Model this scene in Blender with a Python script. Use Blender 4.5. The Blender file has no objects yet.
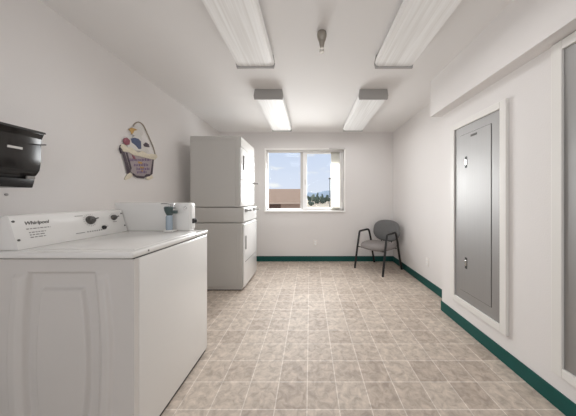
import bpy, bmesh, math, random
from mathutils import Vector, Matrix, noise
random.seed(7)
S = bpy.context.scene
C = S.collection
PI = math.pi

# ---------------------------------------------------------------- materials
def mat(name, col, rough=.5, metal=0., spec=.5, coat=0., emit=None, estr=0., noise_amt=0., noise_scale=40., bump=0., bump_scale=200.):
    m = bpy.data.materials.new(name); m.use_nodes = True
    nt = m.node_tree; b = nt.nodes['Principled BSDF']
    b.inputs['Base Color'].default_value = (*col, 1)
    b.inputs['Roughness'].default_value = rough
    b.inputs['Metallic'].default_value = metal
    b.inputs['Specular IOR Level'].default_value = spec
    b.inputs['Coat Weight'].default_value = coat
    b.inputs['Coat Roughness'].default_value = .08
    if emit:
        b.inputs['Emission Color'].default_value = (*emit, 1)
        b.inputs['Emission Strength'].default_value = estr
    tc = nt.nodes.new('ShaderNodeTexCoord')
    if noise_amt:
        n = nt.nodes.new('ShaderNodeTexNoise'); n.inputs['Scale'].default_value = noise_scale
        n.inputs['Detail'].default_value = 4
        nt.links.new(tc.outputs['Object'], n.inputs['Vector'])
        mx = nt.nodes.new('ShaderNodeMix'); mx.data_type = 'RGBA'
        mx.inputs[6].default_value = (*[c*(1-noise_amt) for c in col], 1)
        mx.inputs[7].default_value = (*[min(1, c*(1+noise_amt)) for c in col], 1)
        nt.links.new(n.outputs['Fac'], mx.inputs[0])
        nt.links.new(mx.outputs[2], b.inputs['Base Color'])
    if bump:
        n2 = nt.nodes.new('ShaderNodeTexNoise'); n2.inputs['Scale'].default_value = bump_scale
        nt.links.new(tc.outputs['Object'], n2.inputs['Vector'])
        bp = nt.nodes.new('ShaderNodeBump'); bp.inputs['Strength'].default_value = bump
        bp.inputs['Distance'].default_value = .002
        nt.links.new(n2.outputs['Fac'], bp.inputs['Height'])
        nt.links.new(bp.outputs['Normal'], b.inputs['Normal'])
    return m

M = {}
LAMP = 4.6
DAY = 38
M['wall'] = mat('wall_paint', (.76, .738, .725), .6, spec=.3, bump=.25, bump_scale=120)
M['ceil'] = mat('ceiling_paint', (.80, .788, .778), .7, spec=.2, bump=.25, bump_scale=90)
M['trimw'] = mat('trim_paint', (.92, .91, .89), .4)
M['vinyl'] = mat('window_vinyl', (.92, .92, .915), .3)
M['green'] = mat('cove_base', (.010, .082, .072), .5, spec=.25, noise_amt=.15, noise_scale=12)
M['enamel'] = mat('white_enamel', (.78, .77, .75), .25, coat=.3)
M['enamel_shaded'] = mat('shaded_enamel', (.64, .615, .59), .38)  # white enamel darkened for the camera-facing side: shade put into the colour
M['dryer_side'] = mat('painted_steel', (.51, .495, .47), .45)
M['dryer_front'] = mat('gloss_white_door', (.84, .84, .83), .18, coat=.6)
M['seam'] = mat('dark_gap', (.05, .048, .045), .7)
M['black'] = mat('black_plastic', (.011, .010, .010), .25, spec=.5)
M['black_matte'] = mat('black_bar', (.03, .027, .025), .5)
M['smoke'] = mat('smoked_plastic', (.016, .014, .013), .14, spec=.5)
M['chair_black'] = mat('black_tube', (.008, .008, .008), .35)
M['fab_seat'] = mat('grey_seat_fabric', (.235, .215, .205), .9, spec=.1, noise_amt=.3, noise_scale=150, bump=.5, bump_scale=400)
M['fab_back'] = mat('grey_back_fabric', (.165, .165, .165), .9, spec=.1, noise_amt=.2, noise_scale=150, bump=.5, bump_scale=400)
M['chrome'] = mat('chrome', (.75, .75, .75), .15, 1)
M['knob'] = mat('dark_knob', (.07, .065, .06), .35)
M['ink'] = mat('grey_ink', (.22, .21, .20), .6)
M['ink_dark'] = mat('dark_ink', (.10, .095, .09), .6)
M['lens'] = mat('lens_dim', (.82, .82, .80), .45, emit=(1, .985, .96), estr=.08)
M['lens_lit'] = mat('lens_lit', (.62, .62, .61), .5, emit=(1, .99, .97), estr=.16)
M['cap'] = mat('fixture_steel', (.40, .39, .38), .5)
M['brass'] = mat('sprinkler_metal', (.36, .33, .29), .35, .7)
M['frame'] = mat('cream_wood_trim', (.76, .745, .715), .45)
M['plate'] = mat('outlet_plate', (.80, .77, .74), .4)
def blind_mat():
    m = bpy.data.materials.new('blind_vinyl'); m.use_nodes = True
    nt = m.node_tree; b = nt.nodes['Principled BSDF']; b.inputs['Base Color'].default_value = (.86, .85, .82, 1); b.inputs['Roughness'].default_value = .45
    t = nt.nodes.new('ShaderNodeBsdfTranslucent'); t.inputs['Color'].default_value = (.86, .85, .82, 1)
    mx = nt.nodes.new('ShaderNodeMixShader'); mx.inputs[0].default_value = .5
    nt.links.new(b.outputs[0], mx.inputs[1]); nt.links.new(t.outputs[0], mx.inputs[2])
    nt.links.new(mx.outputs[0], nt.nodes['Material Output'].inputs['Surface'])
    return m
M['slat'] = blind_mat()
M['rail'] = mat('blind_rail', (.60, .58, .56), .4)
M['cream'] = mat('cream_paint', (.72, .66, .53), .6, noise_amt=.15, noise_scale=60)
M['goose'] = mat('goose_white', (.68, .66, .63), .6)
M['wire'] = mat('wire_brown', (.36, .31, .25), .5)
M['blue'] = mat('blue_paint', (.085, .11, .20), .6, noise_amt=.3, noise_scale=60)
M['red'] = mat('dusty_red_paint', (.30, .10, .13), .6)
M['ochre'] = mat('ochre_paint', (.50, .31, .10), .6)
M['tub'] = mat('lilac_grey_paint', (.37, .32, .33), .6, noise_amt=.15, noise_scale=50)
M['tubdark'] = mat('dark_plum_paint', (.085, .065, .08), .6)
M['purple'] = mat('purple_ink', (.15, .085, .22), .6)
M['teal_dark'] = mat('dark_teal_plastic', (.055, .085, .085), .3)
M['bluegrey'] = mat('blue_grey_column', (.34, .41, .48), .2, coat=.3)
M['roof'] = mat('shingle_roof', (.42, .275, .19), .9, noise_amt=.2, noise_scale=2.5)
M['tanwall'] = mat('tan_block_wall', (.50, .36, .30), .9, noise_amt=.12, noise_scale=3)
M['darkdoor'] = mat('brown_door', (.13, .07, .055), .7)
M['fascia'] = mat('fascia', (.66, .52, .45), .8)
M['dirt'] = mat('sandy_ground', (.50, .41, .29), .95, noise_amt=.25, noise_scale=.12)
M['leafdark'] = mat('dark_leaf', (.075, .11, .085), .9, noise_amt=.4, noise_scale=2)
M['leafpale'] = mat('pale_leaf', (.24, .29, .24), .9, noise_amt=.4, noise_scale=2)
M['bark'] = mat('bark', (.12, .09, .07), .9)
M['hill'] = mat('hazy_hills', (.40, .48, .57), 1, spec=0, noise_amt=.15, noise_scale=.02)  # blue-grey with distance haze painted into the base colour
M['pole'] = mat('dark_pole', (.07, .075, .08), .5)
M['granule'] = mat('panel_dark', (.02, .02, .02), .5)

# brushed grey steel of the electrical panels
def brushed(name, col, rough, metal):
    m = mat(name, col, rough, metal)
    nt = m.node_tree; b = nt.nodes['Principled BSDF']
    tc = nt.nodes.new('ShaderNodeTexCoord'); mp = nt.nodes.new('ShaderNodeMapping')
    mp.inputs['Scale'].default_value = (1, 160, 2.0)
    n = nt.nodes.new('ShaderNodeTexNoise'); n.inputs['Scale'].default_value = 1.0; n.inputs['Detail'].default_value = 3
    nt.links.new(tc.outputs['Object'], mp.inputs['Vector']); nt.links.new(mp.outputs[0], n.inputs['Vector'])
    r = nt.nodes.new('ShaderNodeMapRange')
    r.inputs['To Min'].default_value = rough-.08; r.inputs['To Max'].default_value = rough+.12
    nt.links.new(n.outputs['Fac'], r.inputs['Value']); nt.links.new(r.outputs[0], b.inputs['Roughness'])
    return m
M['steel'] = brushed('brushed_grey_steel', (.33, .325, .32), .47, .65)

# sheet-vinyl floor with square tile pattern
def floor_mat():
    m = bpy.data.materials.new('vinyl_tile'); m.use_nodes = True
    nt = m.node_tree; L = nt.links.new; b = nt.nodes['Principled BSDF']
    tc = nt.nodes.new('ShaderNodeTexCoord')
    mp = nt.nodes.new('ShaderNodeMapping'); mp.inputs['Location'].default_value = (.017, .069, 0)
    L(tc.outputs['Object'], mp.inputs['Vector'])
    br = nt.nodes.new('ShaderNodeTexBrick'); br.offset = 0; br.squash = 1
    br.inputs['Scale'].default_value = 1; br.inputs['Brick Width'].default_value = .182
    br.inputs['Row Height'].default_value = .182; br.inputs['Mortar Size'].default_value = .0032
    br.inputs['Mortar Smooth'].default_value = .3; br.inputs['Bias'].default_value = 0
    br.inputs['Color1'].default_value = (.45, .38, .325, 1); br.inputs['Color2'].default_value = (.545, .475, .412, 1)
    br.inputs['Mortar'].default_value = (.69, .635, .58, 1)
    L(mp.outputs[0], br.inputs['Vector'])
    n1 = nt.nodes.new('ShaderNodeTexNoise'); n1.inputs['Scale'].default_value = 21; n1.inputs['Detail'].default_value = 6
    n1.inputs['Roughness'].default_value = .65; n1.inputs['Distortion'].default_value = .6
    L(tc.outputs['Object'], n1.inputs['Vector'])
    cr = nt.nodes.new('ShaderNodeValToRGB')
    cr.color_ramp.elements[0].position = .34; cr.color_ramp.elements[0].color = (.73, .715, .70, 1)
    cr.color_ramp.elements[1].position = .66; cr.color_ramp.elements[1].color = (1.20, 1.19, 1.17, 1)
    L(n1.outputs['Fac'], cr.inputs['Fac'])
    mx = nt.nodes.new('ShaderNodeMix'); mx.data_type = 'RGBA'; mx.blend_type = 'MULTIPLY'; mx.inputs[0].default_value = 1
    L(br.outputs['Color'], mx.inputs[6]); L(cr.outputs['Color'], mx.inputs[7])
    L(mx.outputs[2], b.inputs['Base Color'])
    b.inputs['Roughness'].default_value = .55; b.inputs['Specular IOR Level'].default_value = .3
    return m
M['floor'] = floor_mat()

def glass_mat():
    m = bpy.data.materials.new('window_glass'); m.use_nodes = True
    nt = m.node_tree; nt.nodes.clear(); L = nt.links.new
    o = nt.nodes.new('ShaderNodeOutputMaterial'); t = nt.nodes.new('ShaderNodeBsdfTransparent')
    t.inputs['Color'].default_value = (.97, .98, .98, 1)
    g = nt.nodes.new('ShaderNodeBsdfGlossy'); g.inputs['Roughness'].default_value = .02
    mx = nt.nodes.new('ShaderNodeMixShader'); mx.inputs[0].default_value = .012
    L(t.outputs[0], mx.inputs[1]); L(g.outputs[0], mx.inputs[2]); L(mx.outputs[0], o.inputs['Surface'])
    return m
M['glass'] = glass_mat()

def lens_lines(m, k):
    # lengthwise prismatic ribs of the wrap lens
    nt = m.node_tree; b = nt.nodes['Principled BSDF']
    tc = nt.nodes.new('ShaderNodeTexCoord'); mp = nt.nodes.new('ShaderNodeMapping'); mp.inputs['Scale'].default_value = (55, 1.6, 1)
    n = nt.nodes.new('ShaderNodeTexNoise'); n.inputs['Scale'].default_value = 1; n.inputs['Detail'].default_value = 2
    nt.links.new(tc.outputs['Object'], mp.inputs['Vector']); nt.links.new(mp.outputs[0], n.inputs['Vector'])
    cr = nt.nodes.new('ShaderNodeValToRGB')
    cr.color_ramp.elements[0].position = .35; cr.color_ramp.elements[0].color = (*[c*k for c in (.74, .73, .71)], 1)
    cr.color_ramp.elements[1].position = .65; cr.color_ramp.elements[1].color = (*[c*k for c in (.86, .86, .85)], 1)
    nt.links.new(n.outputs['Fac'], cr.inputs['Fac']); nt.links.new(cr.outputs['Color'], b.inputs['Base Color'])
lens_lines(M['lens'], 1.); lens_lines(M['lens_lit'], .8)

# ---------------------------------------------------------------- mesh helpers
class MB:
    def __init__(s): s.bm = bmesh.new()
    def _merge(s, t):
        me = bpy.data.meshes.new('tmp'); t.to_mesh(me); t.free(); s.bm.from_mesh(me); bpy.data.meshes.remove(me)
    def box(s, x0, x1, y0, y1, z0, z1, bev=0., seg=2, mtx=None):
        t = bmesh.new(); bmesh.ops.create_cube(t, size=1)
        for v in t.verts:
            v.co = Vector(((x0+x1)/2+v.co.x*(x1-x0), (y0+y1)/2+v.co.y*(y1-y0), (z0+z1)/2+v.co.z*(z1-z0)))
        if bev: bmesh.ops.bevel(t, geom=t.edges[:], offset=bev, segments=seg, affect='EDGES', profile=.5)
        if mtx is not None: t.transform(mtx)
        s._merge(t); return s
    def tube(s, pts, r, n=10, caps=True, flat=1.):
        t = bmesh.new(); P = [Vector(p) for p in pts]; rings = []
        up = None
        for i, p in enumerate(P):
            d = ((P[i+1]-p) if i < len(P)-1 else (p-P[i-1])).normalized()
            if 0 < i < len(P)-1: d = ((P[i+1]-p).normalized()+(p-P[i-1]).normalized()).normalized()
            if up is None:
                up = Vector((0, 0, 1)) if abs(d.z) < .9 else Vector((1, 0, 0))
            a = (up - d*up.dot(d)).normalized(); b = d.cross(a); up = a
            rr = r[i] if isinstance(r, (list, tuple)) else r
            rings.append([t.verts.new(p+a*math.cos(k*2*PI/n)*rr*flat+b*math.sin(k*2*PI/n)*rr) for k in range(n)])
        for i in range(len(P)-1):
            for k in range(n):
                t.faces.new((rings[i][k], rings[i][(k+1) % n], rings[i+1][(k+1) % n], rings[i+1][k]))
        if caps:
            t.faces.new(rings[0][::-1]); t.faces.new(rings[-1])
        bmesh.ops.recalc_face_normals(t, faces=t.faces[:]); s._merge(t); return s
    def lathe(s, prof, n=24, mtx=None):
        # prof: (radius, z) bottom to top round local z
        t = bmesh.new(); rings = []
        for r, z in prof:
            rings.append([t.verts.new((max(r, 1e-4)*math.cos(k*2*PI/n), max(r, 1e-4)*math.sin(k*2*PI/n), z)) for k in range(n)])
        for i in range(len(prof)-1):
            for k in range(n):
                t.faces.new((rings[i][k], rings[i][(k+1) % n], rings[i+1][(k+1) % n], rings[i+1][k]))
        t.faces.new(rings[0][::-1]); t.faces.new(rings[-1])
        bmesh.ops.recalc_face_normals(t, faces=t.faces[:])
        if mtx is not None: t.transform(mtx)
        s._merge(t); return s
    def prism(s, poly, a0, a1, axis='y', bev=0., mtx=None):
        # poly in the two other axes; extruded along axis
        t = bmesh.new()
        def P(u, v, a):
            return {'y': (u, a, v), 'x': (a, u, v), 'z': (u, v, a)}[axis]
        A = [t.verts.new(P(u, v, a0)) for u, v in poly]; B = [t.verts.new(P(u, v, a1)) for u, v in poly]
        n = len(poly); t.faces.new(A); t.faces.new(B[::-1])
        for i in range(n): t.faces.new((A[i], B[i], B[(i+1) % n], A[(i+1) % n]))
        bmesh.ops.recalc_face_normals(t, faces=t.faces[:])
        if bev: bmesh.ops.bevel(t, geom=t.edges[:], offset=bev, segments=2, affect='EDGES', profile=.5)
        if mtx is not None: t.transform(mtx)
        s._merge(t); return s
    def pad(s, w, d, t_, ex=3., n=40, dome=.4, fn=None, mtx=None):
        # upholstered pad: superellipse outline in xy, thickness in z
        t = bmesh.new(); rings = []
        prof = [(.0, 1.), (.35, .98), (.65, .90), (.85, .72), (.95, .45), (1., .0), (.97, -.55), (.85, -.9), (.5, -1.), (0, -1.)]
        for q, h in prof:
            ring = []
            for k in range(n):
                a = k*2*PI/n; c, si = math.cos(a), math.sin(a)
                x = math.copysign(abs(c)**(2/ex), c)*w/2*max(q, 1e-3); y = math.copysign(abs(si)**(2/ex), si)*d/2*max(q, 1e-3)
                z = h*t_/2
                p = Vector((x, y, z))
                if fn: p = fn(p)
                ring.append(t.verts.new(p))
            rings.append(ring)
        for i in range(len(rings)-1):
            for k in range(n):
                t.faces.new((rings[i][k], rings[i][(k+1) % n], rings[i+1][(k+1) % n], rings[i+1][k]))
        t.faces.new(rings[0]); t.faces.new(rings[-1][::-1])
        bmesh.ops.recalc_face_normals(t, faces=t.faces[:])
        if mtx is not None: t.transform(mtx)
        s._merge(t); return s
    def build(s, name, m, parent=None, smooth=False, angle=35):
        me = bpy.data.meshes.new(name); s.bm.to_mesh(me); s.bm.free()
        me.materials.append(m)
        if smooth:
            for p in me.polygons: p.use_smooth = True
            try: me.set_sharp_from_angle(angle=math.radians(angle))
            except Exception: pass
        o = bpy.data.objects.new(name, me); C.objects.link(o)
        if parent is not None:
            o.parent = parent
            o.matrix_parent_inverse = world(parent).inverted()
        return o

def world(o):
    m = o.matrix_basis.copy()
    if o.parent: m = world(o.parent) @ o.matrix_parent_inverse @ m
    return m

def thing(name, label, cat, loc, rz=0, group=None):
    o = bpy.data.objects.new(name, None); C.objects.link(o); o.empty_display_size = .05
    o.location = loc; o.rotation_euler = (0, 0, rz)
    o['label'] = label; o['category'] = cat
    if group: o['group'] = group
    return o
def tag(o, label, cat, group=None):
    o['label'] = label; o['category'] = cat
    if group: o['group'] = group
    return o
def struct(name, mb, m, parent=None, smooth=False):
    o = mb.build(name, m, parent, smooth)
    if parent is None: o['kind'] = 'structure'
    return o
def copy_thing(root, loc, label, group=None, rot=None):
    r = root.copy(); C.objects.link(r); r.location = loc; r['label'] = label
    if rot: r.rotation_euler = rot
    if group: r['group'] = group
    for ch in list(root.children):
        c = ch.copy(); C.objects.link(c); c.parent = r
        c.matrix_parent_inverse = ch.matrix_parent_inverse.copy()
        for g in list(ch.children):
            d = g.copy(); C.objects.link(d); d.parent = c
            d.matrix_parent_inverse = g.matrix_parent_inverse.copy()
    return r
def text_mb(body, size, mtx, extrude=.0006, shear=0., bold=0.):
    cu = bpy.data.curves.new('t', 'FONT'); cu.body = body; cu.size = size; cu.extrude = extrude; cu.shear = shear; cu.offset = bold
    cu.align_x = 'LEFT'
    o = bpy.data.objects.new('t', cu); C.objects.link(o)
    dg = bpy.context.evaluated_depsgraph_get()
    me = bpy.data.meshes.new_from_object(o.evaluated_get(dg))
    bpy.data.objects.remove(o); bpy.data.curves.remove(cu)
    mb = MB(); mb.bm.from_mesh(me); mb.bm.transform(mtx); bpy.data.meshes.remove(me)
    return mb
def smooth_path(pts, n=6):
    P = [Vector(p) for p in pts]; out = []
    for i in range(len(P)-1):
        p0 = P[max(i-1, 0)]; p1 = P[i]; p2 = P[i+1]; p3 = P[min(i+2, len(P)-1)]
        for k in range(n):
            t = k/n
            out.append(.5*((2*p1)+(p2-p0)*t+(2*p0-5*p1+4*p2-p3)*t*t+(3*p1-p0-3*p2+p3)*t**3))
    out.append(P[-1]); return out
def fillet(pts, r, n=6):
    P = [Vector(p) for p in pts]; out = [P[0]]
    for i in range(1, len(P)-1):
        a = (P[i-1]-P[i]); b = (P[i+1]-P[i]); ra = min(r, a.length*.45, b.length*.45)
        A = P[i]+a.normalized()*ra; B = P[i]+b.normalized()*ra
        for k in range(n+1):
            t = k/n; out.append(A*(1-t)**2+P[i]*2*t*(1-t)+B*t*t)
    out.append(P[-1]); return out
def frame_mtx(o, ex, ey):
    ex = Vector(ex).normalized(); ey = Vector(ey).normalized(); ez = ex.cross(ey)
    m = Matrix.Identity(4)
    for i in range(3): m[i][0], m[i][1], m[i][2], m[i][3] = ex[i], ey[i], ez[i], o[i]
    return m

# ---------------------------------------------------------------- room shell
LX, RX, RN, BY, NY, H = -1.71, 1.575, 1.40, 4.07, -1.9, 2.44
SX = 1.292
struct('floor', MB().box(LX-.15, RX+.15, NY, BY+.15, -.1, 0), M['floor'])
struct('ceiling', MB().box(LX-.15, RX+.15, NY, BY+.15, H, H+.1), M['ceil'])
struct('wall_left', MB().box(LX-.15, LX, NY, BY+.15, 0, H), M['wall'])
WX0, WX1, WZ0, WZ1 = -.832, .640, .962, 2.110
struct('wall_back', MB().box(LX, WX0, BY, BY+.15, 0, H).box(WX1, RX, BY, BY+.15, 0, H)
       .box(WX0, WX1, BY, BY+.15, 0, WZ0).box(WX0, WX1, BY, BY+.15, WZ1, H), M['wall'])
struct('wall_right', MB().box(RX, RX+.15, 2.28, BY+.15, 0, H), M['wall'])
struct('wall_right_front', MB().box(RN, RX+.15, NY, 2.28, 0, 2.06), M['wall'])
struct('trim_1', MB().box(SX, RX+.15, NY, 2.305, 2.06, H), M['wall'])          # boxed beam over the front part of the right wall
bh = .10
struct('baseboard_back', MB().box(LX, RX, BY-.008, BY, 0, bh), M['green'])
struct('baseboard_right', MB().box(RX-.008, RX, 2.28, BY-.008, 0, bh), M['green'])
struct('baseboard_front', MB().box(RN-.008, RN, NY, 2.288, 0, bh).box(RN, RX-.008, 2.28, 2.288, 0, bh), M['green'])
struct('baseboard_left', MB().box(LX, LX+.008, NY, BY-.008, 0, bh), M['green'])

# ---------------------------------------------------------------- window
cw = .028
o = struct('window_1', MB().box(WX0-cw, WX1+cw, BY-.014, BY, WZ1, WZ1+cw, .003)
       .box(WX0-cw, WX1+cw, BY-.03, BY, WZ0-cw, WZ0, .004)
       .box(WX0-cw, WX0, BY-.014, BY, WZ0, WZ1, .003).box(WX1, WX1+cw, BY-.014, BY, WZ0, WZ1, .003), M['trimw'])
o['kind'] = 'structure'
gy = BY+.075
fr = MB()
fr.box(WX0, WX1, gy, gy+.06, WZ1-.028, WZ1).box(WX0, WX1, gy, gy+.06, WZ0, WZ0+.030)
fr.box(WX0, WX0+.022, gy, gy+.06, WZ0, WZ1).box(WX1-.022, WX1, gy, gy+.06, WZ0, WZ1)
fr.build('frame', M['vinyl'], o)
mu = MB().box(-.185, -.135, gy+.002, gy+.05, WZ0+.030, WZ1-.028).build('mullion', M['rail'], o)
sa = MB().box(-.135, -.058, gy-.02, gy+.02, WZ0+.030, WZ1-.028, .004).box(.57, .618, gy-.02, gy+.02, WZ0+.030, WZ1-.028, .004)
sa.box(-.058, .57, gy-.02, gy+.02, WZ1-.060, WZ1-.028, .004).box(-.058, .57, gy-.02, gy+.02, WZ0+.030, WZ0+.058, .004)
sash = sa.build('sliding_sash', M['vinyl'], o)
MB().box(-.058, .57, gy-.003, gy+.003, WZ0+.058, WZ1-.060).build('pane', M['glass'], sash)
MB().box(WX0+.022, -.185, gy+.03, gy+.036, WZ0+.030, WZ1-.028).build('pane', M['glass'], o)
MB().box(-.10, -.088, gy-.032, gy-.02, 1.45, 1.55, .003).build('latch', M['rail'], o)

# vertical blind drawn to the right
vb = thing('vertical_blind', 'white vertical blind slats gathered at the right end of the window', 'blind', (.47, BY-.02, WZ0))
MB().box(WX0+.02, WX1-.005, BY+.012, BY+.045, WZ1-.032, WZ1, .004).box(.36, WX1+.02, BY-.045, BY-.014, WZ1+.002, WZ1+.030, .004).build('head_rail', M['rail'], vb)
for k in range(8):
    x = .415+.022*k
    m_ = Matrix.Translation((x, BY+.03, 0)) @ Matrix.Rotation(math.radians(62+3*((k*5) % 4)), 4, 'Z')
    t = MB()
    arc = [(-.042, 0), (-.022, .005), (0, .007), (.022, .005), (.042, 0), (.042, -.0012), (.022, .0038), (0, .0058), (-.022, .0038), (-.042, -.0012)]
    t.prism(arc, WZ0+.012, WZ1-.03, 'z', mtx=m_)
    t.build('slat', M['slat'], vb, True)
MB().tube([(.598, BY+.005, WZ1-.03), (.597, BY+.002, 1.6), (.598, BY+.004, 1.12)], .004, 8).build('wand', M['rail'], vb)

# ---------------------------------------------------------------- outdoors
GZ = -.15
struct('ground', MB().box(-260, 260, BY+.6, 560, GZ-.2, GZ), M['dirt'])
b = thing('building', 'low brown building with shingle roof seen through the left window pane', 'building', (-5.5, 27, GZ))
MB().box(-10, -1.2, 25.4, 34, GZ, .74).build('wall', M['tanwall'], b)
MB().prism([(24.9, .72), (30, 2.58), (35, .72), (35, .62), (24.9, .62)], -10.4, -1.05, 'x').build('roof', M['roof'], b)
MB().box(-10.4, -1.05, 24.85, 24.9, .60, .74).build('fascia', M['fascia'], b)
MB().box(-4.75, -3.45, 25.33, 25.4, GZ, .58).build('garage_door', M['darkdoor'], b)
MB().box(-10, -1.2, 25.36, 25.4, GZ, GZ+.18).build('plinth', M['darkdoor'], b)

# hills
hb = bmesh.new(); rows = []
for j in range(14):
    row = []
    for i in range(90):
        x = -400+i*9; y = 420+j*10
        f = math.sin(PI*j/13)
        h = (18+6*noise.noise(Vector((x*.012, 3.1, 0)))+4*noise.noise(Vector((x*.04, y*.03, 5))))*f
        row.append(hb.verts.new((x, y, GZ+max(0, h))))
    rows.append(row)
for j in range(13):
    for i in range(89): hb.faces.new((rows[j][i], rows[j][i+1], rows[j+1][i+1], rows[j+1][i]))
t = MB(); t.bm.free(); t.bm = hb
struct('hills', t, M['hill'], None, True)

# trees: each a crown of lumpy clumps on a trunk
def tree(px, Y, h, w, kind, label, seed, cat='tree', name='tree'):
    rnd = random.Random(seed); x = (px-310)*Y/215
    r = thing(name, label, cat, (x, Y, GZ), group='shrubs and trees beyond the sandy lot')
    MB().tube([(x, Y, GZ), (x+.03, Y, GZ+h*.35), (x, Y, GZ+h*.6)], [.09, .07, .04], 8).build('trunk', M['bark'], r)
    bm = bmesh.new()
    for k in range(9):
        f = k/8
        if kind == 'cone': rr = w*.5*(1-.8*f)+.05; cz = GZ+h*(.18+.72*f); off = w*.12
        else: rr = w*.32*(1-.35*f); cz = GZ+h*(.35+.5*rnd.random()); off = w*.28
        cx = x+rnd.uniform(-off, off); cy = Y+rnd.uniform(-off, off)
        res = bmesh.ops.create_icosphere(bm, subdivisions=2, radius=1)
        for v in res['verts']:
            n_ = 1+.35*noise.noise(v.co*2.2+Vector((seed, k, 0)))
            v.co = Vector((cx+v.co.x*rr*n_, cy+v.co.y*rr*n_, cz+v.co.z*(rr if kind != 'cone' else h*.16)*n_))
    t = MB(); t.bm.free(); t.bm = bm
    t.build('crown', M['leafpale' if kind == 'pale' else 'leafdark'], r, False)
tree(309.2, 62, 2.4, 1.4, 'round', 'dark round tree just right of the window mullion', 1)
tree(312.4, 66, 2.9, 1.3, 'pale', 'pale loose tree second from the window mullion', 2)
tree(315.2, 58, 2.0, 1.7, 'round', 'low dark round tree left of the dark pointed tree', 3)
tree(317.6, 60, 3.0, 1.2, 'cone', 'dark pointed tree at the centre of the far tree row', 4)
tree(320.2, 64, 2.2, 1.3, 'pale', 'pale tree between two dark pointed trees', 5)
tree(322.4, 60, 2.7, 1.2, 'cone', 'dark pointed tree right of the pale tree', 6)
tree(325.2, 63, 2.3, 1.6, 'round', 'broad dark tree left of the lamp post', 7)
tree(328.2, 60, 2.5, 1.4, 'round', 'dark tree directly beside the lamp post', 8)
tree(311.6, 42, .75, 1.2, 'round', 'low dark bush standing alone on the sandy lot', 9, 'bush', 'bush')

lp = thing('lamp_post', 'tall dark lamp post standing outside the right window pane', 'lamp post', (2.79, 30, GZ))
MB().tube([(2.79, 30, GZ), (2.79, 30, 1.5), (2.79, 30, 3.95)], [.085, .07, .055], 12).build('pole', M['pole'], lp, True)
MB().box(2.62, 2.96, 29.75, 30.25, 3.95, 4.12, .03).build('lamp_head', M['pole'], lp)
MB().lathe([(.2, GZ), (.2, GZ+.1), (.12, GZ+.16)], 16, Matrix.Translation((2.79, 30, 0))).build('base', M['pole'], lp)

# ---------------------------------------------------------------- washing machine
wx0, wx1, wy0, wy1 = -1.45, -.80, .966, 1.68
w = thing('washing_machine', 'white top-loading coin washing machine in the left foreground', 'washing machine', ((wx0+wx1)/2, (wy0+wy1)/2, 0))
cab = MB().box(wx0+.004, wx1, wy0+.036, wy1, .02, .906, .012, 3).build('cabinet', M['enamel'], w, True)
MB().box(wx0+.02, wx1-.012, wy0+.025, wy1-.012, 0, .03).build('base', M['seam'], w)
MB().box(wx0+.012, wx1-.006, wy0+.024, wy1-.006, .900, .912).build('gap', M['seam'], w)
# embossed side panel facing the camera
def emboss(u, v):
    def bar(w_mid, w_top, Hh): return max(abs(u)-(w_mid-(w_mid-w_top)*min(1.3, (v/Hh)**2)), abs(v)-Hh)
    ss = lambda a, b, x: (lambda t: t*t*(3-2*t))(max(0, min(1, (x-a)/(b-a))))
    do = bar(.172, .150, .40); di = bar(.117, .092, .325)
    h = -.018*ss(.007, -.006, do)                       # recessed barrel
    h += .020*ss(.007, -.006, di)                       # raised inner barrel
    sides = 1-ss(.375, .405, abs(v))
    d2 = abs(u)-(.235-.030*(v/.40)**2)
    h += .014*ss(.009, -.007, d2)*sides*ss(-.004, .030, do)
    return h
em = bmesh.new(); NX, NZ = 170, 190
x0, x1, z0, z1 = wx0+.006, wx1-.003, .03, .9045
rows = []
for j in range(NZ+1):
    row = []
    for i in range(NX+1):
        x = x0+(x1-x0)*i/NX; z = z0+(z1-z0)*j/NZ
        row.append(em.verts.new((x, wy0+.016-emboss(x+1.137, z-.44), z)))
    rows.append(row)
for j in range(NZ):
    for i in range(NX): em.faces.new((rows[j][i], rows[j][i+1], rows[j+1][i+1], rows[j+1][i]))
# rim back into the cabinet
edge = rows[0]+[r[-1] for r in rows[1:]]+rows[-1][-2::-1]+[r[0] for r in rows[-2:0:-1]]
back = [em.verts.new((v.co.x, wy0+.05, v.co.z)) for v in edge]
for i in range(len(edge)):
    j = (i+1) % len(edge); em.faces.new((edge[j], edge[i], back[i], back[j]))
t = MB(); t.bm.free(); t.bm = em
sp = t.build('side_panel', M['enamel_shaded'], w, True, 60); sp['label'] = 'side panel embossed with nested barrel outlines'
MB().box(wx0-.004, wx1+.004, wy0-.003, wy1+.002, .9105, .940, .010, 3).build('top', M['enamel'], w, True)
lid = MB().box(-1.335, wx1-.028, wy0+.05, wy1-.11, .936, .9435, .003, 2).build('lid', M['enamel'], w, True)
for yy in (1.06, 1.50):
    MB().lathe([(.005, 0), (.005, .002), (.002, .003)], 10, frame_mtx((wx1+.0035, yy, .927), (0, 1, 0), (0, 0, 1))).build('screw', M['ink'], w)
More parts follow.
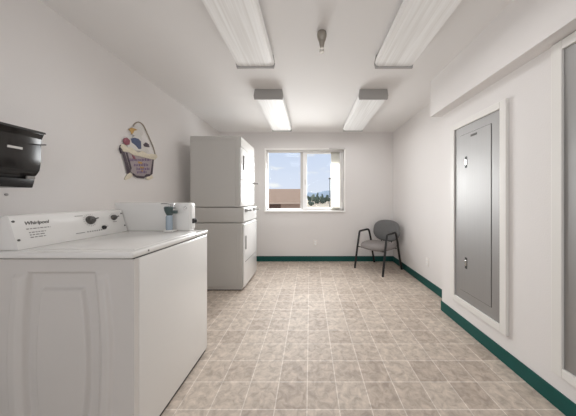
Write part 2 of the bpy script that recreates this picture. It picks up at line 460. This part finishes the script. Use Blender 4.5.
# console
cy0, cy1 = 1.003, 1.607
con = MB().prism([(-1.36, .940), (-1.409, 1.098), (-1.425, 1.105), (-1.468, 1.085), (-1.468, .940)], cy0, cy1, 'y', .003).build('control_console', M['enamel'], w, True)
FU = Vector((-.049, 0, .158)).normalized(); FN = Vector((.158, 0, .049)).normalized()
def face(y, z, off=.0004):
    f = (z-.940)/.158
    p = Vector((-1.36-.049*f, y, z))+FN*off
    return p
def face_m(y, z, off=.0004): return frame_mtx(face(y, z, off), (0, 1, 0), FU)
text_mb('Whirlpool', .0235, face_m(1.050, 1.053), .0005, .25, .0006).build('lettering', M['ink_dark'], con)
def bars(mb, segs, m4):
    for a, b_, v, hh in segs: mb.box(a, b_, v, v+hh, 0, .0006, mtx=m4)
    return mb
ln = []
for r_, (a, b_, v) in enumerate([(1.052, 1.150, 1.030), (1.058, 1.125, 1.012), (1.058, 1.118, 1.000), (1.058, 1.122, .988)]):
    y = a
    while y < b_:
        l = random.uniform(.006, .018); ln.append((y, min(b_, y+l), v)); y += l+.004
mb = MB()
for a, b_, v in ln:
    mb.box(0, b_-a, 0, .0045, 0, .0005, mtx=face_m(a, v))
mb.build('small_print', M['ink'], con)
def knob(y, z, r, d, ptr, name='knob', m='knob'):
    k = MB().lathe([(r, 0), (r, .006), (r*.82, .009), (r*.74, d), (r*.5, d+.002)], 20, face_m(y, z, 0))
    if ptr: k.box(-.004, .004, -r*.3, r*1.35, .008, d+.004, .002, mtx=face_m(y, z, 0) @ Matrix.Rotation(-1.4, 4, 'Z'))
    return k.build(name, M[m], con, True)
knob(1.362, 1.046, .027, .020, True)
knob(1.523, 1.048, .019, .018, True)
knob(1.434, .990, .014, .012, False, 'push_button', 'black')
for k in range(7): MB().box(0, .006, 0, .007, 0, .0006, mtx=face_m(1.325+k*.0145, .974)).build('indicator', M['ink_dark'], con)
mb = MB()
for k in range(14):
    a = -.6+k*.33
    mb.box(-.001, .001, .034, .041, 0, .0005, mtx=face_m(1.362, 1.046) @ Matrix.Rotation(a, 4, 'Z'))
mb.build('dial_marks', M['ink'], con)
mb = MB()
for k in range(9):
    a = -1.5+k*.4
    mb.box(-.001, .001, .025, .030, 0, .0005, mtx=face_m(1.523, 1.048) @ Matrix.Rotation(a, 4, 'Z'))
mb.build('dial_marks', M['ink'], con)
for y, z, l in ((1.456, .994, .012), (1.28, 1.075, .045), (1.26, .975, .05), (1.51, 1.018, .03)):
    MB().box(0, l, 0, .0035, 0, .0006, mtx=face_m(y, z)).build('small_print', M['ink'], con)
for y, z in ((1.014, 1.073), (1.014, .985), (1.594, 1.073), (1.594, .985)):
    MB().lathe([(.0055, 0), (.0055, .002), (.003, .0035)], 10, face_m(y, z, 0)).build('screw', M['ink_dark'], con)
# coin box along the far edge of the top
cb = MB().box(-1.468, -.90, 1.611, 1.682, .938, 1.152, .010, 3).build('coin_meter', M['enamel'], w, True)
MB().box(-.903, -.893, 1.622, 1.672, .955, 1.135, .003).build('face_plate', M['enamel'], cb)
MB().box(-.893, -.862, 1.634, 1.652, 1.004, 1.024, .003).box(-.893, -.878, 1.628, 1.660, .996, 1.032, .002).build('coin_slide', M['black_matte'], cb)
MB().lathe([(.013, 0), (.013, .008), (.009, .012)], 16, frame_mtx((-.934, 1.611, 1.113), (1, 0, 0), (0, 0, 1))).build('lock', M['chrome'], cb, True)

# small upright pump-like dispenser standing in front of the coin box
px, py = -1.015, 1.56
d = thing('dispenser', 'small blue-grey upright dispenser with dark head beside the coin box', 'dispenser', (px, py, .944))
MB().box(px-.030, px+.034, py-.030, py+.030, .9435, .957, .005).build('base', M['enamel'], d, True)
MB().lathe([(.021, .957), (.022, .965), (.022, 1.050), (.019, 1.062)], 20, Matrix.Translation((px-.006, py, 0))).build('column', M['bluegrey'], d, True)
MB().lathe([(.014, 1.060), (.022, 1.068), (.032, 1.095), (.036, 1.118), (.030, 1.126)], 20, Matrix.Translation((px-.004, py, 0))).box(px+.01, px+.05, py-.014, py+.014, 1.075, 1.098, .005).build('head', M['teal_dark'], d, True)
MB().box(px-.062, px+.030, py-.011, py+.011, 1.140, 1.150, .003).tube([(px-.004, py, 1.12), (px-.004, py, 1.145)], .008, 10).box(px+.020, px+.030, py-.010, py+.010, 1.09, 1.145, .002).build('spout', M['chrome'], d, True)

# ---------------------------------------------------------------- stacked dryer
dy0, dy1 = 2.76, 3.42
s = thing('stacked_dryer', 'tall grey-white stacked coin laundry machine against the left wall', 'dryer', (-1.2, 3.09, 0))
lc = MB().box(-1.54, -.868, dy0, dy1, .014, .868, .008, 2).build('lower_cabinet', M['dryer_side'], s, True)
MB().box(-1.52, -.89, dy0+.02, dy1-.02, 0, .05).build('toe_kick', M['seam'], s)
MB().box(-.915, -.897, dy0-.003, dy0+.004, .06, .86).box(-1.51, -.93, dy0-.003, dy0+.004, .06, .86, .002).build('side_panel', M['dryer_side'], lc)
ld = MB().box(-.868, -.845, dy0+.012, dy1-.012, .04, .855, .008, 3).build('lower_door', M['dryer_front'], s, True)
MB().box(-.847, -.835, dy0+.055, dy0+.075, .52, .70, .004).build('handle', M['ink'], ld)
MB().box(-.846, -.842, dy0+.045, dy1-.03, .36, .366).build('seam', M['ink'], ld)
cp = MB().box(-1.515, -.862, dy0+.005, dy1-.002, .876, 1.070, .008, 2).build('control_panel', M['dryer_side'], s, True)
MB().box(-.864, -.850, dy0+.012, dy1-.01, .884, 1.062, .004).build('fascia', M['dryer_front'], cp)
for y in (dy0+.10, dy0+.50):
    MB().box(-.85, -.838, y-.035, y+.035, 1.005, 1.055, .003).box(-.838, -.775, y-.016, y+.016, 1.020, 1.036, .003).build('coin_slide', M['ink'], cp)
MB().lathe([(.024, 0), (.024, .01), (.018, .02)], 18, frame_mtx((-.85, dy0+.28, 1.03), (0, 1, 0), (0, 0, 1))).build('knob', M['chrome'], cp, True)
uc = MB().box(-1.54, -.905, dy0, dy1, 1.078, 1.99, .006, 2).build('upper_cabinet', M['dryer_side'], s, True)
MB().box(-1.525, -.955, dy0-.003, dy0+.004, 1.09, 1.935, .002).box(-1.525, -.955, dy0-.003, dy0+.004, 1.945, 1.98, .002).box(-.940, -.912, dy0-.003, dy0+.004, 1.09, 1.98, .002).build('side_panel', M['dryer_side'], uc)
MB().box(-.905, -.884, dy0+.004, dy1-.004, 1.085, 1.425, .006, 3).build('access_panel', M['dryer_front'], s, True)
ud = MB().box(-.905, -.880, dy0+.006, dy1-.006, 1.435, 1.845, .007, 3).build('upper_door', M['dryer_front'], s, True)
MB().box(-.881, -.866, dy0+.065, dy0+.090, 1.56, 1.75, .004).build('handle', M['ink'], ud)
MB().box(-.905, -.886, dy0+.004, dy1-.004, 1.855, 1.985, .005, 3).build('top_fascia', M['dryer_side'], s, True)
MB().box(-.884, -.800, 3.325, 3.36, 1.408, 1.424, .004).build('coin_slide', M['ink'], s)

# ---------------------------------------------------------------- paper towel dispenser
p = thing('paper_towel_dispenser', 'black paper towel dispenser mounted high on the left wall', 'dispenser', (LX, 1.0, 1.24))
y0, y1 = .80, 1.187
MB().prism([(LX-.004, 1.265), (LX-.004, 1.555), (-1.500, 1.535), (-1.510, 1.31), (-1.535, 1.262)], y0+.006, y1-.004, 'y', .004).build('housing', M['black'], p, True)
cov = MB().prism([(-1.512, 1.535), (-1.470, 1.543), (-1.466, 1.534), (-1.478, 1.508), (-1.482, 1.479), (-1.482, 1.39), (-1.491, 1.336), (-1.512, 1.305), (-1.530, 1.308)], y0, y1, 'y', .003).build('cover', M['smoke'], p, True)
MB().prism([(LX-.004, 1.565), (LX-.004, 1.553), (-1.478, 1.536), (-1.461, 1.536), (-1.463, 1.546)], y0-.004, y1+.004, 'y', .002).build('lid', M['black_matte'], p, True)
MB().prism([(LX-.004, 1.241), (LX-.004, 1.268), (-1.535, 1.290), (-1.509, 1.288), (-1.522, 1.241)], y0+.004, y1-.006, 'y', .004).build('tear_bar', M['black'], p, True)
MB().box(-1.4835, -1.4805, 1.052, 1.108, 1.434, 1.446, .001).build('name_plate', M['rail'], cov)
MB().box(-1.484, -1.447, y1-.010, y1-.006, 1.474, 1.479, .001).build('lever', M['black_matte'], p)
MB().box(-1.512, -1.500, y1-.045, y1-.012, 1.286, 1.304, .003).build('latch', M['ink'], p)
tag(MB().lathe([(.008, 0), (.008, .003), (.004, .006)], 12, frame_mtx((LX, 1.21, 1.205), (0, 1, 0), (0, 0, 1))).build('wall_screw', M['cap'], None, True),
    'small grey screw head in the left wall under the black dispenser', 'screw')

# ---------------------------------------------------------------- bathtub goose plaque on the left wall
# local: u along +Y (picture right), v up; wall plane x=LX
q = thing('wall_plaque', 'painted goose-in-a-bathtub wall plaque hanging on the left wall', 'wall decoration', (LX, 2.15, 1.36))
def pl(u_px, v_px):
    # point in the plaque's own 48x64 layout, mapped to metres on the wall
    y = 1.70*215/(310-u_px); return (y, 1.18+(199-v_px)*y/215)
def plate(pts, x0, x1, name, m, parent=q, bev=.001, sm=True):
    return MB().prism([pl(*a) for a in pts], LX+x0*.5, LX+x1*.5, 'x', bev).build(name, M[m], parent, sm)
def ellipse(cu, cv, ru, rv, n=20, rot=0):
    return [(cu+ru*math.cos(a)*math.cos(rot)-rv*math.sin(a)*math.sin(rot), cv+ru*math.cos(a)*math.sin(rot)+rv*math.sin(a)*math.cos(rot)) for a in [2*PI*k/n for k in range(n)]]
tub = plate([(122, 150), (152.5, 159), (151.5, 172), (150, 175), (146, 175.5), (144, 177.2), (138, 177), (134, 174), (131, 172), (128.5, 173)], .004, .022, 'tub', 'tub')
plate([(121.5, 151), (124.5, 152), (130.5, 172), (127.5, 174)], .022, .026, 'stripe', 'tubdark', tub)
plate([(125.5, 152.5), (127.5, 153), (131.5, 168), (130.5, 171)], .022, .025, 'stripe', 'tubdark', tub)
plate([(152.6, 158.5), (153.8, 158.5), (152.3, 174), (150, 175.5)], .022, .026, 'stripe', 'tubdark', tub)
plate([(133, 173), (136, 175.4), (144, 176.2), (146, 174.2), (150, 174), (150, 176), (146, 177), (143.5, 178.5), (137, 178), (132.5, 175)], .022, .025, 'base_band', 'tubdark', tub)
rn = random.Random(3)
for (a, b_, v) in ((128.5, 150, 161), (134, 147.5, 166), (136.5, 148.5, 170), (137, 146, 173.2)):
    u = a; mb = MB()
    while u < b_:
        l = rn.uniform(.7, 1.5)
        P0 = pl(u, v+rn.uniform(-.2, .2)); P1 = pl(u+l*.55, v-2.2+rn.uniform(-.4, .4))
        mb.box(LX+.011, LX+.0125, P0[0], P1[0], P0[1], P1[1]); u += l+.35
    mb.build('lettering', M['purple'], tub)
for (a, b_, v) in ((138, 142, 163.3), (140, 144, 168.2), (141, 143, 171.5)):
    P0 = pl(a, v); P1 = pl(b_, v-1.1); MB().box(LX+.011, LX+.0123, P0[0], P1[0], P0[1], P1[1]).build('ornament', M['ochre'], tub)
plate([(127, 175), (130, 172.5), (133, 175), (131, 178), (126, 180), (124.5, 179)], .004, .020, 'foot', 'cream')
plate([(147, 176), (152, 175), (153.5, 178), (149, 180), (146, 179)], .004, .020, 'foot', 'cream')
foam = plate([(119.8, 147), (121, 144), (124, 144.5), (127, 147.5), (131, 147), (134, 150), (138, 152.5), (142, 151), (147, 154), (151, 154), (156, 154.5), (157, 157), (154.5, 159.8), (150, 159), (144, 157.6), (138, 156), (133, 155), (128, 152), (123, 151.5)], .018, .034, 'foam_rim', 'cream')
plate([(127, 147), (130, 140.5), (133, 137), (136, 134), (139, 133.5), (141.5, 137), (142.5, 142), (146, 146), (149, 152), (146, 153), (140, 151.5), (132, 149.5)], .006, .024, 'goose_body', 'goose')
plate(ellipse(135.2, 131, 5.2, 4.6), .008, .028, 'head', 'goose')
plate(ellipse(139.8, 131.2, 3.2, 5.0, rot=-.4), .006, .022, 'bonnet', 'goose')
plate([(128.2, 129.3), (131, 127.6), (134.2, 128.6), (137, 130), (133.5, 130.8), (132.5, 133.5), (131.2, 134.5), (130, 131.4)], .024, .034, 'beak', 'ochre')
plate([(130.5, 138.6), (134, 137.6), (138, 138.8), (140.5, 141.5), (140.8, 148.8), (138.5, 149), (135, 145), (131.5, 142.5)], .022, .032, 'apron', 'blue')
plate([(123.5, 138.5), (126.5, 137.5), (129.6, 140.5), (129, 144.6), (125.5, 145), (123, 142)], .020, .032, 'bow', 'red')
plate([(143, 144.5), (145.5, 142.3), (148.6, 144.2), (149.3, 147.3), (146.5, 147), (144, 146.5)], .022, .030, 'tail_ribbon', 'tubdark')
plate([(131.5, 154.5), (134.5, 156.5), (135.5, 159.5), (133, 158.5)], .022, .028, 'ribbon_end', 'red')
arc = [pl(*a) for a in [(133.5, 128), (134.5, 124.6), (137, 122.6), (140.5, 122.6), (144, 126), (147.3, 133), (150.5, 140), (153.8, 148), (155.5, 155)]]
MB().tube(smooth_path([(LX+.007, a, b_) for a, b_ in arc], 5), .0055, 8).build('wire_hanger', M['wire'], q, True)
plate([(119.4, 148.5), (120.5, 145), (122, 146), (121.5, 150.5), (122.5, 153.5), (121, 153.5)], .010, .030, 'tub_handle', 'tubdark')

# ---------------------------------------------------------------- guest chair
c = thing('guest_chair', 'grey upholstered guest chair with black tubular frame in the far corner', 'chair', (1.145, 3.632, 0), math.radians(-51.8))
CM = Matrix.Translation((1.145, 3.632, 0)) @ Matrix.Rotation(math.radians(-51.8), 4, 'Z')
def cpts(pts): return [CM @ Vector(p_) for p_ in pts]
def seat_fn(p_):
    p_ = p_.copy()
    p_.z += -.018*(max(0, -p_.y)/.23)**2 + .010*(abs(p_.x)/.25)**2*(1 if p_.z > 0 else 0)
    return p_
MB().pad(.53, .50, .095, 3.2, 44, fn=seat_fn, mtx=CM @ Matrix.Translation((.012, .0, .405))).build('seat', M['fab_seat'], c, True, 60)
def back_fn(p_):
    p_ = p_.copy(); p_.z += .35*p_.x*p_.x; return p_
mb = MB().pad(.52, .375, .065, 2.5, 48, fn=back_fn, mtx=CM @ frame_mtx((.0, .272, .625), (1, 0, 0), (0, .17, 1)) @ Matrix.Translation((0, 0, 0)))
mb.build('backrest', M['fab_back'], c, True, 60)
for sx in (-1, 1):
    MB().tube(cpts([(sx*.270, -.268, 0), (sx*.268, -.215, .30), (sx*.266, -.155, .585)]), .0175, 12).build('leg', M['chair_black'], c, True)
    MB().tube(cpts(fillet([(sx*.266, -.157, .575), (sx*.265, -.147, .622), (sx*.264, .11, .640), (sx*.262, .175, .43), (sx*.262, .18, .40)], .06)), .0175, 12).build('armrest', M['chair_black'], c, True)
    MB().tube(cpts([(sx*.262, .165, .45), (sx*.264, .22, .22), (sx*.268, .285, 0)]), .0175, 12).build('leg', M['chair_black'], c, True)
    MB().tube(cpts(fillet([(sx*.10, .06, .365), (sx*.10, .235, .365), (sx*.10, .305, .62)], .05)), .010, 10).build('back_support', M['chair_black'], c, True)
MB().tube(cpts([(-.268, -.19, .36), (.268, -.19, .36)]), .010, 10).tube(cpts([(-.263, .13, .372), (.263, .13, .372)]), .010, 10).build('seat_rail', M['chair_black'], c, True)

# ---------------------------------------------------------------- electrical panels on the right
def epanel(ya, yb, za, zb, label, small=True):
    e = thing('electrical_panel', label, 'electrical panel', (RN, (ya+yb)/2, za), group='electrical panels on the right wall')
    fw = .052
    MB().box(RN-.022, RN, ya-fw, ya, za-fw, zb+fw, .003).box(RN-.022, RN, yb, yb+fw, za-fw, zb+fw, .003).box(RN-.022, RN, ya, yb, zb, zb+fw, .003).box(RN-.022, RN, ya, yb, za-fw, za, .003).build('wood_frame', M['frame'], e)
    MB().box(RN-.008, RN, ya, yb, za, zb).build('cover', M['steel'], e)
    a, b_, zl, zh = ya+.085, yb-.075, za+.085, zb-.080
    MB().box(RN-.0088, RN-.007, a-.003, b_+.003, zl-.003, zh+.003).build('door_gap', M['seam'], e)
    dr = MB().box(RN-.0115, RN-.007, a, b_, zl, zh, .001).build('door', M['steel'], e)
    for z in (zl+.26, zh-.25):
        MB().box(RN-.0135, RN-.0115, b_-.085, b_-.060, z-.050, z+.050, .001).build('latch', M['granule'], dr)
        MB().box(RN-.0175, RN-.0135, b_-.082, b_-.063, z-.026, z+.026, .002).build('latch_handle', M['chrome'], dr)
    MB().box(RN-.0128, RN-.0115, (a+b_)/2-.03, (a+b_)/2+.04, zh-.040, zh-.022).build('name_plate', M['ink_dark'], dr)
    return e
epanel(1.565, 2.06, .265, 1.838, 'grey steel electrical panel in white frame, nearer the far corner')
epanel(.66, 1.178, .25, 2.000, 'grey steel electrical panel cut off by the right edge of the photo')

# ---------------------------------------------------------------- ceiling lights
def fixture(lm, label, loc, L=1.19):
    f = thing('ceiling_light', label, 'ceiling light', loc, group='wraparound ceiling lights')
    x, y, _ = loc; hw = .168; z1 = H; z0 = H-.103
    MB().box(x-hw+.03, x+hw-.03, y+.02, y+L-.02, z1-.045, z1, .003).build('housing', M['cap'], f)
    prof = [(-hw+.012, z1-.030), (-hw, z0+.030), (-hw+.012, z0+.006), (-hw+.04, z0), (hw-.04, z0), (hw-.012, z0+.006), (hw, z0+.030), (hw-.012, z1-.030)]
    MB().prism([(x+a, b_) for a, b_ in prof], y+.016, y+L-.016, 'y').build('lens', lm, f)
    for a in (y, y+L-.016):
        MB().prism([(x-hw+.010, z1-.001), (x-hw-.003, z0+.028), (x-hw+.006, z0-.015), (x+hw-.006, z0-.015), (x+hw+.003, z0+.028), (x+hw-.010, z1-.001)], a, a+.016, 'y', .002).build('end_cap', M['cap'], f)
    return f
f1 = fixture(M['lens_lit'], 'bright ceiling light left of the window, farther one of the left pair', (-.477, 2.463, H))
fixture(M['lens_lit'], 'bright ceiling light toward the far right, farther one of the right pair', (.728, 2.463, H))
fixture(M['lens'], 'dim ceiling light at top left, nearer one of the left pair', (-.477, .70, H))
fixture(M['lens'], 'dim ceiling light at top right, nearer one of the right pair', (.733, .70, H))

# lamps of the fixtures
for (x, y) in ((-.477, 2.463), (.728, 2.463), (-.477, .70), (.733, .70)):
    ld_ = bpy.data.lights.new('lamp', 'AREA'); ld_.shape = 'RECTANGLE'; ld_.size = .30; ld_.size_y = 1.12
    ld_.energy = LAMP if y > 2 else LAMP*.6; ld_.color = (1, .99, .985)
    lo = bpy.data.objects.new('lamp', ld_); C.objects.link(lo); lo.location = (x, y+.595, H-.112)

# ---------------------------------------------------------------- sprinkler
k = thing('ceiling_sprinkler', 'small metal fire sprinkler hanging from the ceiling between the lights', 'sprinkler', (.09, 1.65, H))
T = Matrix.Translation((.09, 1.63, 0))
MB().lathe([(.024, H-.066), (.030, H-.050), (.036, H-.030), (.037, H-.012), (.034, H+.003)], 24, T).build('cup', M['brass'], k, True)
MB().lathe([(.012, H-.115), (.016, H-.100), (.020, H-.085), (.022, H-.064)], 20, T).build('body', M['brass'], k, True)
MB().tube([(.078, 1.65, H-.110), (.076, 1.65, H-.128), (.088, 1.65, H-.142)], .003, 8).tube([(.102, 1.65, H-.110), (.104, 1.65, H-.128), (.092, 1.65, H-.142)], .003, 8).build('yoke', M['brass'], k)
mb = MB().lathe([(.018, H-.147), (.018, H-.144), (.005, H-.141)], 16, T); mb.build('deflector', M['brass'], k)

# ---------------------------------------------------------------- outlets
def outlet(loc, rz, label):
    e = thing('wall_outlet', label, 'outlet', loc, rz)
    Mx = Matrix.Translation(loc) @ Matrix.Rotation(rz, 4, 'Z')
    MB().box(-.036, .036, -.006, 0, -.058, .058, .003, mtx=Mx).build('plate', M['plate'], e, True)
    for z in (-.024, .024):
        sk = MB().box(-.017, .017, -.009, -.005, z-.015, z+.015, .003, mtx=Mx).build('socket', M['vinyl'], e, True)
        MB().box(-.008, -.006, -.0095, -.0085, z-.006, z+.006, mtx=Mx).box(.006, .008, -.0095, -.0085, z-.005, z+.005, mtx=Mx).build('slot', M['ink_dark'], sk)
    return e
outlet((.10, BY, .347), 0, 'small pale outlet plate on the back wall below the window')
outlet((RX, 2.88, .336), math.radians(-90), 'small pale outlet plate on the right wall near the chair')

# ---------------------------------------------------------------- world and lights
wd = bpy.data.worlds.new('sky'); S.world = wd; wd.use_nodes = True
nt = wd.node_tree; L = nt.links.new; bg = nt.nodes['Background']
tc = nt.nodes.new('ShaderNodeTexCoord'); sx = nt.nodes.new('ShaderNodeSeparateXYZ'); L(tc.outputs['Generated'], sx.inputs[0])
cr = nt.nodes.new('ShaderNodeValToRGB'); e = cr.color_ramp.elements
e[0].position = 0; e[0].color = (.78, .83, .95, 1); e[1].position = .35; e[1].color = (.58, .70, .93, 1)
L(sx.outputs['Z'], cr.inputs['Fac'])
mp = nt.nodes.new('ShaderNodeMapping'); mp.inputs['Scale'].default_value = (5, 5, 14); L(tc.outputs['Generated'], mp.inputs['Vector'])
n = nt.nodes.new('ShaderNodeTexNoise'); n.inputs['Scale'].default_value = 1.6; n.inputs['Detail'].default_value = 5; L(mp.outputs[0], n.inputs['Vector'])
c2 = nt.nodes.new('ShaderNodeValToRGB'); c2.color_ramp.elements[0].position = .58; c2.color_ramp.elements[1].position = .72
L(n.outputs['Fac'], c2.inputs['Fac'])
mx = nt.nodes.new('ShaderNodeMix'); mx.data_type = 'RGBA'; mx.inputs[7].default_value = (.95, .96, .98, 1)
L(c2.outputs['Color'], mx.inputs[0]); L(cr.outputs['Color'], mx.inputs[6]); m3 = nt.nodes.new('ShaderNodeMix'); m3.data_type = 'RGBA'; m3.inputs[7].default_value = (.80, .81, .835, 1)
mr3 = nt.nodes.new('ShaderNodeMapRange'); mr3.inputs['From Min'].default_value = 0; mr3.inputs['From Max'].default_value = -.5
L(sx.outputs['Y'], mr3.inputs['Value']); L(mr3.outputs[0], m3.inputs[0]); L(mx.outputs[2], m3.inputs[6]); L(m3.outputs[2], bg.inputs['Color'])
mr = nt.nodes.new('ShaderNodeMapRange'); mr.interpolation_type = 'SMOOTHSTEP'     # sky behind the camera raised as added fill through the open room end
mr.inputs['From Min'].default_value = -.1; mr.inputs['From Max'].default_value = -.8; mr.inputs['To Min'].default_value = .9; mr.inputs['To Max'].default_value = 1.4
L(sx.outputs['Y'], mr.inputs['Value']); L(mr.outputs[0], bg.inputs['Strength'])

sd = bpy.data.lights.new('sun', 'SUN'); sd.energy = 5; sd.angle = math.radians(70); sd.color = (1, .98, .95)
so = bpy.data.objects.new('sun', sd); C.objects.link(so)
dirv = Vector((.25, -1, -.30)); so.rotation_euler = dirv.to_track_quat('-Z', 'Y').to_euler(); so.location = (-4, 20, 8)

# daylight entering through the window opening
wl = bpy.data.lights.new('window_daylight', 'AREA'); wl.shape = 'RECTANGLE'; wl.size = 1.36; wl.size_y = .85; wl.spread = math.radians(150); wl.energy = DAY; wl.color = (1, .995, 1)
wo = bpy.data.objects.new('window_daylight', wl); C.objects.link(wo); wo.location = ((WX0+WX1)/2, BY+.17, 1.45); wo.rotation_euler = (-PI/2+math.radians(12), 0, 0)

# ---------------------------------------------------------------- camera
cd = bpy.data.cameras.new('camera'); co = bpy.data.objects.new('camera', cd); C.objects.link(co)
co.location = (0, 0, 1.18); co.rotation_euler = (PI/2, 0, 0)
cd.sensor_width = 36; cd.sensor_fit = 'HORIZONTAL'; cd.lens = 215/576*36
cd.shift_x = -22/576; cd.shift_y = -9/576
cd.clip_start = .02; cd.clip_end = 2000
S.camera = co
vs = S.view_settings
S.display_settings.display_device = 'sRGB'
vs.view_transform = 'Standard'; vs.look = 'None'; vs.exposure = .17; vs.gamma = 1; vs.use_curve_mapping = False
S.cycles.max_bounces = 12; S.cycles.diffuse_bounces = 8
